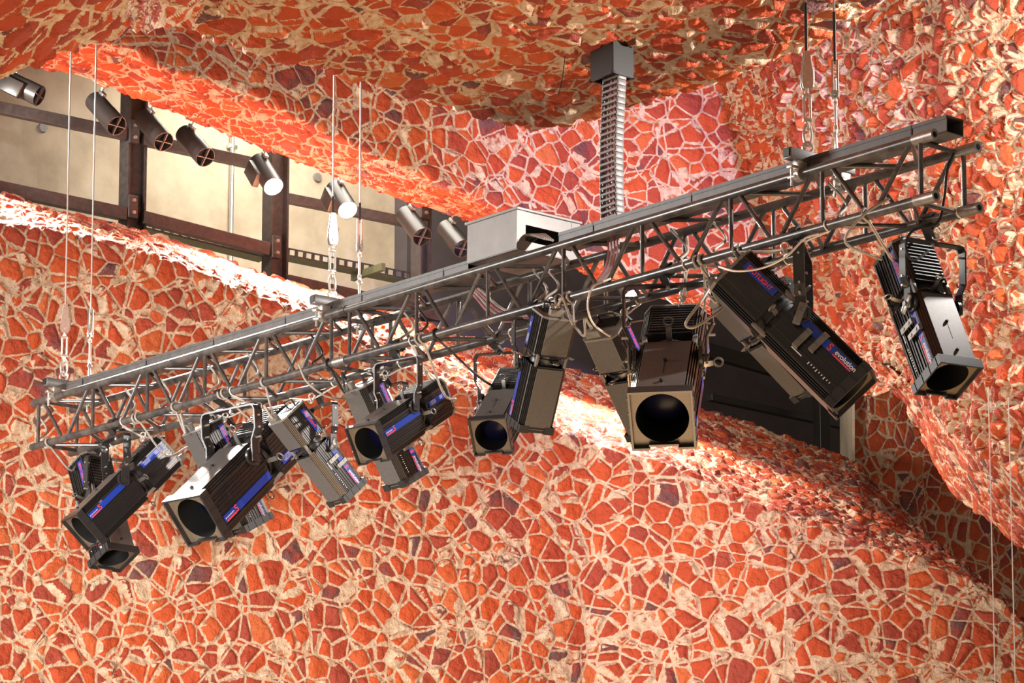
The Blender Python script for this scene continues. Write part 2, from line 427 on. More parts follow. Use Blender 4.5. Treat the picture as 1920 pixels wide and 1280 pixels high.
# unseen light-blocking roof added above the slab and the gallery behind the slot
u = Vector((-.63332966, .77356111, .02228815)); v = Vector((.77375331, .63348702, 0)); ZU = Vector((0, 0, 1))
uh = Vector((u.x, u.y, 0)).normalized()
def struct(o, label=None):
    o['kind'] = 'structure'; return o
struct(MB().box((0, 17.5, 9.6), (16, 16, .2)).obj('ceiling_light_block', M['concrete_dark'], smooth=0))
G0 = Vector((at(0, 200, 19.9).x, 19.9, 0))
nv = Vector((-v.y, v.x, 0))
def gal(k, z, off=0): return G0+v*k+nv*off+ZU*z
def slab(a, b, thick, nrm, z0, z1):
    c = (a+b)/2; d = (b-a); ln = d.length; d.normalize()
    return MB().box(c+ZU*((z0+z1)/2)+nrm*thick/2, (ln, thick, z1-z0), (d, nrm, ZU))
struct(slab(gal(-2.2, 0), gal(3.3, 0), .2, nv, 4.8, 9.4).obj('wall_gallery', M['concrete'], smooth=0))
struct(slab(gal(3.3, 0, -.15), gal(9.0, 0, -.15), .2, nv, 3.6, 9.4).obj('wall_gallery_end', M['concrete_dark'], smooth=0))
struct(MB().add([at(1597, 600, 21.9), at(1598, 882, 21.95), at(1575, 878, 23.4), at(1574, 600, 23.3),
                 at(1602, 600, 21.9), at(1603, 882, 21.95), at(1580, 878, 23.5), at(1579, 600, 23.4)],
                [(0, 1, 2, 3), (4, 7, 6, 5), (0, 4, 5, 1), (1, 5, 6, 2), (2, 6, 7, 3), (3, 7, 4, 0)]).obj('trim_1', M['concrete'], smooth=0))

# ------------------------------------------------------------------ truss
OT = Vector((1.58967761, 11.26391098, 3.65703111+CAMZ)); LT = 6.593; S = .24
def tp(d, iv=0, iz=0): return OT+u*d+v*(S*iv)-ZU*(S*iz)       # d metres along from the right end
def d_at(px, iv=0, iz=0):
    lo, hi = -.5, 7.2
    for _ in range(50):
        m_ = (lo+hi)/2
        if proj(tp(m_, iv, iz))[0] > px: lo = m_
        else: hi = m_
    return (lo+hi)/2
RC, RB = .0195, .0098
truss = empty('lighting_truss', tp(LT/2, .5, 1), 'long black four-chord lighting truss hanging slanted across the room', 'truss')
def tpart(mb, name, mat, parent=truss, smooth=35):
    o = mb.obj(name, mat, None, smooth)
    o.data.transform(Matrix.Translation(-truss.location)); o.parent = parent; return o
chords = {}
for iv in (0, 1):
    for iz in (0, 1):
        c = MB().cyl(tp(.07, iv, iz), tp(LT, iv, iz), RC, 20)
        chords[iv, iz] = tpart(c, 'chord', M['chord'])
        cp = MB().pipe(tp(-.005, iv, iz), tp(.10, iv, iz), RC+.0025, .0125, 20)
        e = tpart(cp, 'end_coupler', M['coupler'], chords[iv, iz]); e['label'] = 'bare metal coupler at the right end of a chord'
        tpart(MB().cyl(tp(.03, iv, iz), tp(.04, iv, iz), .0135, 16), 'bore_shade', M['hole'], chords[iv, iz])  # black disc painting the shade inside the open bore
        jd = d_at(640)
        tpart(MB().cyl(tp(jd-.045, iv, iz), tp(jd+.045, iv, iz), RC+.003, 20), 'joint_sleeve', M['coupler'] if iz else M['chord'], chords[iv, iz])
nodes = [[d_at(p) for p in (73, 175, 277, 385, 500, 622)], [d_at(p) for p in (656, 782, 915, 1057, 1204, 1370, 1541, 1725)]]
for mod in nodes:
    for iv in (0, 1):
        for d in mod:
            tpart(MB().cyl(tp(d, iv, 0), tp(d, iv, 1), RB, 10), 'vertical_brace', M['brace'])
        for a, b in zip(mod, mod[1:]):
            m_ = (a+b)/2
            tpart(MB().cyl(tp(a-.045, iv, 0), tp(m_+.02, iv, 1), RB, 10), 'diagonal_brace', M['brace'])
            tpart(MB().cyl(tp(m_-.02, iv, 1), tp(b+.045, iv, 0), RB, 10), 'diagonal_brace', M['brace'])
    for iz in (0, 1):
        for i, (a, b) in enumerate(zip(mod, mod[1:])):
            m_ = (a+b)/2
            tpart(MB().cyl(tp(a-.04, 0, iz), tp(m_+.02, 1, iz), RB, 10), 'cross_brace', M['brace'])
            tpart(MB().cyl(tp(m_-.02, 1, iz), tp(b+.04, 0, iz), RB, 10), 'cross_brace', M['brace'])
        for d in (mod[0]-.03, mod[-1]+.03):
            tpart(MB().cyl(tp(d, 0, iz), tp(d, 1, iz), RB, 10), 'cross_brace', M['brace'])

# trunking along the top of the truss
AX = (u, v, u.cross(v)*-1 if u.cross(v).z < 0 else u.cross(v))
def tv(d, dv, dz): return OT+u*d+v*dv+ZU*dz
def trunk(name, d0, d1, label):
    root = empty(name, tv((d0+d1)/2, .085, .04), label, 'cable trunking', 'black trunking on the truss')
    inv = Matrix.Translation(-root.location)
    W, H, t = .09, .062, .003; c = (d0+d1)/2; ln = d1-d0
    b = MB()
    b.box(tv(c, .085, .012), (ln, W, t), AX)
    b.box(tv(c, .085-W/2, .012+H/2), (ln, t, H), AX); b.box(tv(c, .085+W/2, .012+H/2), (ln, t, H), AX)
    o = b.obj('duct', M['trunk'], None, 0); o.data.transform(inv); o.parent = root
    l = MB().box(tv(c, .085, .012+H+.002), (ln, W+.006, .004), AX); l.box(tv(c, .085-W/2-.003, .012+H-.005), (ln, .002, .012), AX)
    o = l.obj('lid', M['trunk'], None, 0); o.data.transform(inv); o.parent = root
    j = MB()
    d = d0+.18
    while d < d1-.1:
        j.box(tv(d, .085-W/2-.004, .012+H/2), (.006, .002, H+.004), AX); d += .62
    o = j.obj('joint_clip', M['black'], None, 0); o.data.transform(inv); o.parent = root
trunk('cable_trunking', -.03, d_at(1035), 'black rectangular cable trunking with an open end on the right half of the truss')
trunk('cable_trunking', d_at(865), d_at(112), 'black rectangular cable trunking along the left half of the truss top')

# junction box
jb = empty('junction_box', tv(d_at(920), .15, .05), 'grey metal junction box with dark open side on top of the truss', 'junction box')
inv = Matrix.Translation(-jb.location)
d0, d1 = d_at(965), d_at(872); cd = (d0+d1)/2; ln = d1-d0; DV = .36; zb = .055; H = .175
b = MB(); t = .006; v0 = .015
b.box(tv(cd, v0, zb+H/2), (ln, t, H), AX)
b.box(tv(cd, v0+DV, zb+H/2), (ln, t, H), AX)
b.box(tv(d1, v0+DV/2, zb+H/2), (t, DV, H), AX)
b.box(tv(cd, v0+DV/2, zb), (ln, DV, t), AX)
# right side with a slot left open
b.box(tv(d0, v0+.02, zb+H/2), (t, .05, H), AX); b.box(tv(d0, v0+DV-.025, zb+H/2), (t, .05, H), AX)
b.box(tv(d0, v0+DV/2, zb+H-.03), (t, DV, .06), AX); b.box(tv(d0, v0+DV/2, zb+.02), (t, DV, .04), AX)
o = b.obj('case', M['box'], None, 0); o.data.transform(inv); o.parent = jb
o = MB().box(tv(cd, v0+DV/2, zb+H+.006), (ln+.02, DV+.02, .014), AX, .003).obj('lid', M['box'], None, 0); o.data.transform(inv); o.parent = jb
b = MB()
for k in range(5):
    b.tube(smoothpath([tv(d0+.12, .06+.03*k, zb+.07), tv(d0-.02, .06+.02*k, zb+.065+.004*k), tv(d0-.12, .07+.012*k, zb+.03)]), .006, 7)
o = b.obj('cable_tail', M['cable'], None); o.data.transform(inv); o.parent = jb

# lifting beams across the truss with clamps
GRP = 'square lifting beams across the truss'
def lifting_beam(px, label):
    d = d_at(px); zt = .052
    root = empty('lifting_beam', tv(d, .12, zt), label, 'lifting beam', GRP); inv = Matrix.Translation(-root.location)
    def add(mb, name, mat, parent=root):
        o = mb.obj(name, mat, None); o.data.transform(inv); o.parent = parent; return o
    tb = MB(); w_, t = .045, .004
    tb.box(tv(d, .11, zt+w_/2), (w_, .36, w_), AX, .003)
    add(tb, 'square_tube', M['trunk'])
    add(MB().box(tv(d, -.0725, zt+w_/2), (w_*.7, .006, w_*.7), AX), 'end_cap', M['tin'])
    for iv in (0, 1):
        vv = S*iv
        cl = MB().pipe(tv(d-.016, vv, 0), tv(d+.016, vv, 0), RC+.009, RC+.001, 16)
        cl.box(tv(d, vv, RC+.018), (.034, .05, .03), AX, .002)
        co = add(cl, 'pipe_clamp', M['zinc'])
        nb = MB().cyl(tv(d, vv-.045, .03), tv(d, vv-.045, -.055), .006, 8)
        nb.box(tv(d, vv-.04, .022), (.03, .04, .012), AX, .002)
        nb.box(tv(d, vv-.045, -.018), (.045, .010, .012), AX, .003)
        add(nb, 'wing_nut', M['zinc'], co)
    return d, zt+w_
BEAMS = [lifting_beam(105, 'short square steel beam clamped across the left end of the truss'),
         lifting_beam(608, 'short square steel beam clamped across the middle of the truss'),
         lifting_beam(1500, 'short square steel beam clamped across the truss near its right end')]

# suspension wires
def wire(d, z, dv, sock, label, face, sleeve=True, top=8.6):
    P = tv(d, dv, z); root = empty('suspension_wire', P, label, 'suspension wire', 'steel wires holding up the truss')
    def add(mb, name, mat, parent=root):
        return mb.obj(name, mat, parent)
    Z = lambda h: Vector((0, 0, h))
    fx = Vector((math.cos(face), math.sin(face), 0)); fy = Vector((-fx.y, fx.x, 0))
    k = sock
    add(MB().ring((0, 0, .022*k), fy, .020*k, .0065*k, 18, 8).cyl(Z(-.012), Z(.004), .008*k, 8), 'eye_bolt', M['zinc'])
    def oval(cz, hw, hh, r, x):
        pts = []
        for i in range(24):
            a = 2*PI*i/24; pts.append(x*(hw*math.cos(a)*(1 if abs(math.cos(a)) < .6 else 1))+Vector((0, 0, cz+hh*math.sin(a)*1.0)))
        return MB().tube(pts, r, 8, True)
    add(oval(.072*k, .016*k, .046*k, .0058*k, fx), 'quick_link', M['zinc'])
    tb = MB()
    tb.cyl(Z(.108*k), Z(.135*k), .006*k, 8).ring(Z(.108*k), fx, .011*k, .0045*k, 14, 6)
    for sx in (-1, 1): tb.cyl(fx*sx*.013*k+Z(.132*k), fx*sx*.013*k+Z(.235*k), .0055*k, 8)
    tb.box(Z(.135*k), (.036*k, .016*k, .014*k), (fx, fy, ZU), .003*k).box(Z(.235*k), (.036*k, .016*k, .014*k), (fx, fy, ZU), .003*k)
    tb.cyl(Z(.235*k), Z(.27*k), .006*k, 8)
    t_ = add(tb, 'turnbuckle', M['zinc'])
    add(MB().cyl(Z(.128*k), Z(.112*k), .010*k, 6), 'lock_nut', M['zinc'], t_); add(MB().cyl(Z(.244*k), Z(.252*k), .010*k, 6), 'lock_nut', M['zinc'], t_)
    # wedge socket: tapered cheek plates
    prof = [(-.018, 0), (.018, 0), (.024, .025), (.022, .06), (.010, .155), (-.010, .155), (-.022, .06), (-.024, .025)]
    sk = MB()
    for off in (-.010, .010):
        vs = [fx*x*k+Z((.262+zz)*k)+fy*(off-.004)*k for x, zz in prof]+[fx*x*k+Z((.262+zz)*k)+fy*(off+.004)*k for x, zz in prof]
        n = len(prof)
        sk.add(vs, [(i, (i+1) % n, n+(i+1) % n, n+i) for i in range(n)]+[tuple(range(n-1, -1, -1)), tuple(range(n, 2*n))])
    sk.tube([fx*.016*k+Z(.285*k), fx*.026*k+Z(.275*k), fx*.028*k+Z(.31*k), fx*.028*k+Z(.35*k)], .004*k, 6)
    s_ = add(sk, 'wedge_socket', M['galv'])
    add(MB().cyl(fy*-.018*k+Z(.285*k), fy*.018*k+Z(.285*k), .008*k, 10), 'socket_pin', M['zinc'], s_)
    if sleeve:
        add(MB().cyl(Z(.415*k), Z((.62 if sleeve > 1 else .50)*k), .0068 if sleeve > 1 else .0056, 10), 'black_sleeve', M['blackcable'])
    H = top-P.z
    add(MB().cyl(Z(.40*k), Z(H), .0042, 8), 'cable', M['wire'])
GL_ = ['leftmost steel wire holding the left end of the truss', 'second steel wire from the left, at the left end of the truss',
       'left steel wire of the pair at the middle of the truss', 'right steel wire of the pair, beside the glowing gallery lamp',
       'left steel wire of the pair at the right end, with a broad wedge socket', 'rightmost steel wire holding the right end of the truss']
k = 0
for (d, z), kk, fa in zip(BEAMS, (1.0, 1.0, 1.0), (.3, .5, .2)):
    for dv in (.045, .205):
        wire(d, z, dv, kk, GL_[k], fa+(1.2 if k % 2 else 0), k//2); k += 1
# two thin wires low on the right
for (p0, p1, Y, lb) in (((1855, 820), (1868, 1330), 14.6, 'thin bare wire hanging at the lower right, the left one of two'),
                        ((1893, 840), (1908, 1330), 14.5, 'thin bare wire hanging at the lower right, nearest the picture edge')):
    a = at(p0[0], p0[1], Y); b_ = Vector((a.x, a.y, at(p1[0], p1[1], Y).z))
    o = MB().cyl(a+ZU*.25, b_, .0028, 6).obj('hanging_wire', M['wire']); tag(o, lb, 'wire', 'thin wires at the lower right')
a = at(1060, 108, 12.9); a.z = 4.58+CAMZ-.03
o = MB().tube(smoothpath([a, a+Vector((-.012, 0, -.1)), a+Vector((-.03, 0, -.19))]), .002, 6).obj('loose_wire', M['blackcable'])
tag(o, 'short thin wire dangling from the stone ceiling left of the chute', 'wire')

# ------------------------------------------------------------------ ceiling chute and cable chain
cb = at(1147, 405, 13.05)
ch_top = 4.50+CAMZ
c0 = tv(d_at(1116, 0, 0), .10, 0)
chx, chy = c0.x, c0.y
root = empty('ceiling_chute', (chx, chy, ch_top), 'black square sheet metal chute in the stone ceiling above the cable chain', 'chute')
W, Dp, t = .145, .115, .005; hz = .34
ax = (uh, v, ZU); zb = -.085
b = MB()
b.box(v*(-Dp/2)+ZU*(zb+hz/2), (W, t, hz), ax).box(v*(Dp/2)+ZU*(zb+hz/2), (W, t, hz), ax)
b.box(uh*(-W/2)+ZU*(zb+hz/2), (t, Dp, hz), ax).box(uh*(W/2)+ZU*(zb+hz/2), (t, Dp, hz), ax)
b.obj('sleeve', M['tin'], root, 0)
b = MB()
for sg in (-1, 1):
    b.box(v*(sg*Dp/2)+ZU*zb, (W+.012, .012, .012), ax); b.box(uh*(sg*W/2)+ZU*zb, (.012, Dp+.012, .012), ax)
b.obj('rim', M['bar'], root, 0)
root = empty('cable_chain', (chx, chy, c0.z+.08), 'black ladder-like cable drag chain hanging from ceiling chute to the truss', 'cable chain')
H = ch_top-.05-(c0.z+.03); n = 27; loc0 = Vector((0, 0, -.05))
def chain_pt(t): return loc0+ZU*H*t+uh*(.016*math.sin(t*PI*1.1+.3)-.008)
for i in range(n):
    p = chain_pt((i+.5)/n); ps = H/n
    lk = MB()
    for sg in (-1, 1): lk.box(p+uh*sg*.050, (.008, .045, ps*.97), ax, .002)
    lk.box(p-v*.022, (.10, .005, ps*.36), ax); lk.box(p+v*.022, (.10, .005, ps*.36), ax)
    lk.obj('chain_link', M['chain'], root)
for j in range(6):
    mat = M['pink'] if j % 2 else M['cable']
    pts = [chain_pt(t/12)+uh*(-.036+.0145*j)+v*(.006*math.sin(j*2.1+t)) for t in range(13)]
    o = MB().tube(pts, .0062, 7).obj('enclosed_cable', mat, root); o['label'] = 'pink cable' if j % 2 else 'grey cable'
# cables spilling from the chain inside the truss
for j in range(4):
    b0 = c0+uh*(.02*j-.03)
    pts = smoothpath([b0+ZU*.04, b0-ZU*.07, b0-ZU*.15+uh*.06, b0-ZU*(.19+.008*j)+uh*.25, b0-ZU*(.18+.01*j)+uh*.7, b0-ZU*.02+uh*.95])
    o = MB().tube(pts, .0065, 7).obj('power_cable', M['pink'] if j % 2 else M['cable'])
    tag(o, ('pink' if j % 2 else 'grey')+' cable looping through the truss below the cable chain, '+('outermost', 'second', 'third', 'innermost')[j]+' of its bundle', 'cable', 'cables inside the truss')

# ------------------------------------------------------------------ profile spotlights
def text_mesh(txt, size, mat, name):
    cu = bpy.data.curves.new(name, 'FONT'); cu.body = txt; cu.size = size; cu.extrude = .004; cu.align_x = 'LEFT'; cu.align_y = 'CENTER'
    cu.offset = size*.012
    o = bpy.data.objects.new(name, cu); COL.objects.link(o)
    dg = bpy.context.evaluated_depsgraph_get()
    me = bpy.data.meshes.new_from_object(o.evaluated_get(dg)); me.name = name
    bpy.data.objects.remove(o); bpy.data.curves.remove(cu)
    me.materials.clear(); me.materials.append(mat); return me
def ribbed(h, side_out=.5):
    """ribbed extrusion outline, one quarter mirrored round (x, z)"""
    q = []
    # side, from mid height upward; channels and ridges
    seq = [(.0, .47), (.03, .47), (.032, .495), (.055, .495), (.057, .47), (.105, .47), (.107, .488), (.122, .488), (.124, .47), (.168, .47), (.17, .502), (.20, .502), (.202, .472), (.24, .472), (.242, .49), (.258, .49), (.26, .472), (.30, .472), (.302, .5), (.325, .5)]
    for z, x in seq: q.append((x, z*h))
    # chamfer with fins
    a = Vector((.5, .335)); b_ = Vector((.375, .49)); nrm = Vector((.155, .125)).normalized()
    for i in range(4):
        t0 = (i+.1)/4; t1 = (i+.5)/4; t2 = (i+.55)/4; t3 = (i+.98)/4
        for t, e in ((t0, 0), (t1, 0), (t2, -.032), (t3, -.032)):
            p = a.lerp(b_, t)+nrm*e; q.append((p.x, p.y*h))
    q.append((.37, .49*h)); q.append((.368, .475*h))
    right = q
    top = [(-x, z) for x, z in reversed(q)]
    upper = right+top                     # from right-mid over the top to left-mid
    lower = [(x, -z) for x, z in reversed(upper) if z > 0]
    return upper+lower
_cache = {}
def cached(key, fn):
    if key not in _cache: _cache[key] = fn()
    return _cache[key]
Y0, Y1, GA, GB, YF = -1.52, -.50, -.50, -.22, 1.586    # lamp house, gate, tube
def m_tube(): return MB().prism(ribbed(1), GB, 1.40, False).mesh('tube_body', M['black'], 0)
def m_house(): return MB().prism(ribbed(1), Y0+.03, Y1).mesh('lamp_house', M['black'], 0)
def m_topplate():
    return MB().box((0, (GB+1.42)/2+.02, .487), (.735, 1.42-GB-.06, .02), None, .004).mesh('cover_plate', M['plate'], 0)
def m_botplate():
    return MB().box((0, (GB+1.42)/2+.02, -.487), (.735, 1.42-GB-.06, .02), None, .004).mesh('base_plate', M['plate'], 0)
def m_hbot(): return MB().box((0, (Y0+Y1)/2, -.487), (.735, Y1-Y0-.08, .02), None, .004).mesh('base_plate', M['plate'], 0)
def m_slot(): return MB().box((0, .75, .498), (.012, .38, .004)).mesh('slot', M['hole'], 0)
def m_screw():
    return MB().cyl((0, 0, 0), (0, 0, .035), .035, 12).cyl((0, 0, .035), (0, 0, .05), .022, 8).mesh('screw', M['bar'])
def m_fins():
    b = MB()
    for i in range(10):
        y = Y0+.12+i*.088
        b.box((0, y, .495), (.70, .034, .035), None, .006)
    return b.mesh('vent_fins', M['bar'], 0)
def m_gate():
    b = MB().cyl((0, GA-.02, 0), (0, GB+.02, 0), .385, 28)
    b.pipe((0, GA+.11, 0), (0, GA+.16, 0), .43, .38, 28)
    return b.mesh('gate_drum', M['bar'])
def m_gatepost(sx, sz):
    return MB().box((sx*.40, (GA+GB)/2, sz*.40), (.08, GB-GA+.06, .08), None, .01).mesh('gate_post', M['rear'])
def m_frame():
    b = MB(); o, w_ = .5, .035; y0, y1 = 1.38, YF
    ym = (y0+y1)/2; dy = y1-y0
    b.box((0, ym, o-w_/2), (2*o, dy, w_)); b.box((o-w_/2, ym, 0), (w_, dy, 2*o-2*w_)); b.box((-o+w_/2, ym, 0), (w_, dy, 2*o-2*w_))
    # bottom lip is notched
    b.box((-.36, ym, -o+w_/2), (.28, dy, w_)); b.box((.36, ym, -o+w_/2), (.28, dy, w_)); b.box((0, ym, -o+.07), (.46, dy*.9, w_))
    for sx in (-1, 1):                    # colour-frame guides on the cheeks
        for z in (-.38, -.13, .13, .38):
            b.box((sx*(o+.006), ym, z), (.02, dy*.95, .018))
    return b.mesh('colour_frame_holder', M['bar'], 0)
def m_frontplate():
    n = 48; R = .415; h = .468; y = 1.49; vs = []; fs = []
    for i in range(n):
        a = 2*PI*i/n; c, s_ = math.cos(a), math.sin(a); k = h/max(abs(c), abs(s_))
        for yy in (y, y-.02):
            vs += [(c*R, yy, s_*R), (c*k, yy, s_*k)]
    for i in range(n):
        j = (i+1) % n; A = i*4; B = j*4
        fs += [(A, A+1, B+1, B), (A+2, B+2, B+3, A+3), (A, B, B+2, A+2), (A+1, A+3, B+3, B+1)]
    return MB().add(vs, fs).mesh('front_plate', M['front'], 0)
def m_barrel(): return MB().pipe((0, .80, 0), (0, 1.485, 0), .425, .413, 40).mesh('lens_barrel', M['hole'])
def m_lens():
    n, m = 40, 7; vs = [(0, 1.05, 0)]; fs = []
    for k in range(1, m+1):
        rr = .413*k/m; y = 1.05-.13*(k/m)**2
        vs += [(rr*math.cos(2*PI*i/n), y, rr*math.sin(2*PI*i/n)) for i in range(n)]
    fs += [(0, 1+i, 1+(i+1) % n) for i in range(n)]
    for k in range(m-1):
        a = 1+k*n; b_ = a+n
        fs += [(a+i, b_+i, b_+(i+1) % n, a+(i+1) % n) for i in range(n)]
    return MB().add(vs, fs).mesh('lens', M['glass'], 60)
def m_rear():
    b = MB(); c = .12
    pr = [(-.5, -.36), (-.38, -.5), (.38, -.5), (.5, -.36), (.5, .36), (.38, .5), (-.38, .5), (-.5, .36)]
    b.prism(pr, Y0-.02, Y0+.035)
    return b.mesh('end_plate', M['rear'], 0)
def m_rearfins():
    b = MB()
    for i in range(8): b.box((0, Y0-.03, .42-.055*i), (.62, .025, .018))
    return b.mesh('rear_vents', M['bar'], 0)
def m_conn(): return MB().box((-.14, Y0-.12, -.36), (.40, .22, .18), None, .03).cyl((-.14, Y0-.20, -.34), (-.14, Y0-.32, -.34), .045, 10).mesh('connector_box', M['rear'])
def m_handle():
    pts = smoothpath([(-.22, Y0, .28), (-.22, Y0-.17, .30), (-.17, Y0-.22, .30), (.17, Y0-.22, .30), (.22, Y0-.17, .30), (.22, Y0, .28)], 5)
    return MB().tube(pts, .026, 8).mesh('carry_handle', M['bar'])
def m_shutter(side):
    """flat tab with a finger ring"""
    d, wd = {'top': (Vector((0, 0, 1)), Vector((1, 0, 0))), 'bottom': (Vector((0, 0, -1)), Vector((1, 0, 0))),
             'right': (Vector((1, 0, 0)), Vector((0, 0, 1))), 'left': (Vector((-1, 0, 0)), Vector((0, 0, 1)))}[side]
    y = (GA+GB)/2+.03; b = MB(); lean = Vector((0, -.06, 0))
    b.strip([Vector((0, y, 0))+d*.36, Vector((0, y, 0))+d*.56, Vector((0, y, 0))+d*.66+lean*.6], wd, .09, .014)
    c = Vector((0, y, 0))+d*.74+lean
    b.ring(c, d.cross(wd)+Vector((0, .001, 0)), .072, .018, 18, 6)
    return b.mesh('shutter_handle', M['grip'])
def m_knob(sx):
    b = MB().cyl((sx*.49, 0, .3), (sx*.53, 0, .3), .17, 26).pipe((sx*.53, 0, .3), (sx*.55, 0, .3), .175, .125, 26).cyl((sx*.53, 0, .3), (sx*.64, 0, .3), .04, 10)
    return b.mesh('tilt_knob', M['bar'])
def m_tab(y, z, tall):
    b = MB(); x = .5
    b.strip([(x+.02, y, z-tall/2), (x+.075, y, z-tall/2+.02), (x+.075, y, z+tall/2-.02), (x+.02, y, z+tall/2)], (0, 1, 0), .12, .02)
    for dz in (-.22, .22): b.cyl((x+.07, y, z+dz*tall), (x+.10, y, z+dz*tall), .036, 12)
    return b.mesh('focus_tab', M['grip'], 20)
def m_tilt_lock():
    b = MB(); x = .62
    b.box((x, .0, .28), (.05, .15, .42), (Vector((1, 0, 0)), Vector((0, .9, .44)).normalized(), Vector((0, -.44, .9)).normalized()), .03)
    b.cyl((x+.02, .0, .28), (x+.06, .0, .28), .05, 12)
    return b.mesh('lock_lever', M['grip'])
def m_label(sx, y0, y1, z, hh, key):
    return MB().box((sx*.503, (y0+y1)/2, z), (.008, abs(y1-y0), hh)).mesh('label_strip', M['blue'], 0)
def side_text(sx, y, z, me):
    """lay flat text on a cheek, reading along the tube"""
    if sx > 0: mat = Matrix(((0, 0, 1, .508), (1, 0, 0, y), (0, 1, 0, z), (0, 0, 0, 1)))
    else: mat = Matrix(((0, 0, -1, -.508), (-1, 0, 0, y), (0, 1, 0, z), (0, 0, 0, 1)))
    m2 = me.copy(); m2.transform(mat); return m2
TX = {}
def txt(t, size, mat):
    k = (t, size, mat)
    if k not in TX: TX[k] = text_mesh(t, size, M[mat], 'lettering')
    return TX[k]
def bars(sx, rects, mat, name):
    b = MB()
    for y, z, ly, lz in rects: b.box((sx*.509, y, z), (.004, ly, lz))
    return b.mesh(name, M[mat], 0)

def spotlight(c, pan, tilt, s, back, label, lz=.22, yaw_len=None, detail=True):
    pan, tilt = R_(pan), R_(tilt)
    fw = Vector((math.sin(pan)*math.cos(tilt), math.cos(pan)*math.cos(tilt), -math.sin(tilt)))
    rt = Vector((math.cos(pan), -math.sin(pan), 0)); up = rt.cross(fw)
    Mx = Matrix((rt, fw, up)).transposed().to_4x4()
    c = Vector(c)+ZU*CAMZ
    # fitted reference point lies at z = +.25 of the body; body origin on the beam axis
    o0 = c-up*(.25*s)
    root = empty('profile_spotlight', o0, label, 'spotlight', 'theatre spotlights under the truss')
    root.rotation_euler = Mx.to_euler(); root.scale = (s, s, s)
    def part(name, key, fn, parent=root):
        return place(name, cached(key, fn), parent)
    tb = part('tube_body', 'tube', m_tube)
    hs = part('lamp_house', 'house', m_house)
    tpz = part('cover_plate', 'topplate', m_topplate)
    part('slot', 'slot', m_slot, tpz)
    for y in (.52, 1.22):
        q = part('screw', 'screw', m_screw, tpz); q.location = (0, y, .495)
    part('base_plate', 'botplate', m_botplate); part('base_plate', 'hbot', m_hbot)
    part('vent_fins', 'fins', m_fins)
    part('gate_drum', 'gate', m_gate)
    for sx in (-1, 1):
        for sz in (-1, 1): part('gate_post', ('gp', sx, sz), lambda: m_gatepost(sx, sz))
    fr = part('colour_frame_holder', 'frame', m_frame)
    part('front_plate', 'fplate', m_frontplate); part('lens_barrel', 'barrel', m_barrel); part('lens', 'lens', m_lens)
    ep = part('end_plate', 'rear', m_rear); part('rear_vents', 'rearfins', m_rearfins, ep)
    part('connector_box', 'conn', m_conn); part('carry_handle', 'handle', m_handle)
    for sd in ('top', 'bottom', 'left', 'right'): part('shutter_handle', ('sh', sd), lambda: m_shutter(sd))
    for sx in (-1, 1): part('tilt_knob', ('knob', sx), lambda: m_knob(sx))
    part('lock_lever', 'lever', m_tilt_lock)
    part('focus_tab', ('tab', .62), lambda: m_tab(.34, .02, .42)); part('focus_tab', ('tab', .98), lambda: m_tab(.60, .16, .42))
    # labels and print
    for sx in (-1, 1):
        l1 = part('label_strip', ('lab', sx, lz), lambda: m_label(sx, GB+.06, 1.36, lz, .15, 0))
        l1['label'] = 'blue label strip on the tube'
        l2 = part('label_strip', ('labh', sx, lz), lambda: m_label(sx, Y0+.16, Y1-.10, lz, .15, 0))
        l2['label'] = 'blue label strip on the lamp house'
        if sx > 0:
            q = part('lettering', ('ev', lz), lambda: side_text(1, .92, lz+.015, txt('evolution', .13, 'white')), l1); q['label'] = 'white word evolution'
            q = part('lettering', ('sp', lz), lambda: side_text(1, Y0+.22, lz, txt('SPOTLIGHT', .115, 'red')), l2); q['label'] = 'red word SPOTLIGHT'
            part('logo', ('lg', sx, lz), lambda: side_text(1, .745, lz, txt('S', .19, 'red')), l1)
            part('print_bar', ('pb', sx, lz), lambda: bars(1, [(1.13, lz-.055, .44, .028)], 'red', 'print_bar'), l1)
            part('scale_line', 'tickline', lambda: bars(1, [(.42, -.22, .26, .02)], 'white', 'scale_line'))
            ticks = [(.72+.065*i, -.22+(.012 if i % 3 else 0), .018, .03+.02*(i % 3 == 0)) for i in range(9)]
            part('scale_marks', 'ticks', lambda: bars(1, ticks, 'white', 'scale_marks'))
        else:
            part('logo', ('lg', sx, lz), lambda: side_text(-1, 1.02, lz, txt('S', .19, 'red')), l1)
            part('print_bar', ('pb', sx, lz), lambda: bars(-1, [(1.17, lz-.05, .30, .034)], 'red', 'print_bar'), l1)
            pale = [(1.07+.036*i, lz+.005, .018, .02+.012*(i % 2)) for i in range(8)]
            part('small_print', ('pp', sx, lz), lambda: bars(-1, pale, 'pale', 'small_print'), l1)
            pale2 = [(-.78-.0*i, lz+.05-.022*i, .20+.05*(i % 2), .007) for i in range(5)]+[(-1.14, lz+.04-.03*i, .12, .010) for i in range(3)]
            part('small_print', ('pp2', sx, lz), lambda: bars(-1, pale2, 'pale', 'small_print'), l2)
    # yoke, built in the body frame: pivots on x, leans towards its chord
    iv = 1 if back else 0
    piv = o0+up*(.3*s)
    dd = (piv-tp(0, iv, 1)).dot(u); best = tp(dd, iv, 1)
    dvec = best-piv; dvec -= rt*dvec.dot(rt)
    if dvec.z < .05: dvec = Vector((0, 0, .2))
    dn = (dvec.normalized()*.5+ZU).normalized(); dn = (dn-rt*dn.dot(rt)).normalized()
    dl = Vector((0, dn.dot(fw), dn.dot(up)))
    dist = max(.5, min(1.25, (best.z-RC-.045-piv.z)/s/max(.3, dn.z)))
    X = Vector((1, 0, 0)); P0 = Vector((0, 0, .3)); wd = X.cross(dl)
    k = .60; pts = []
    inn = .60
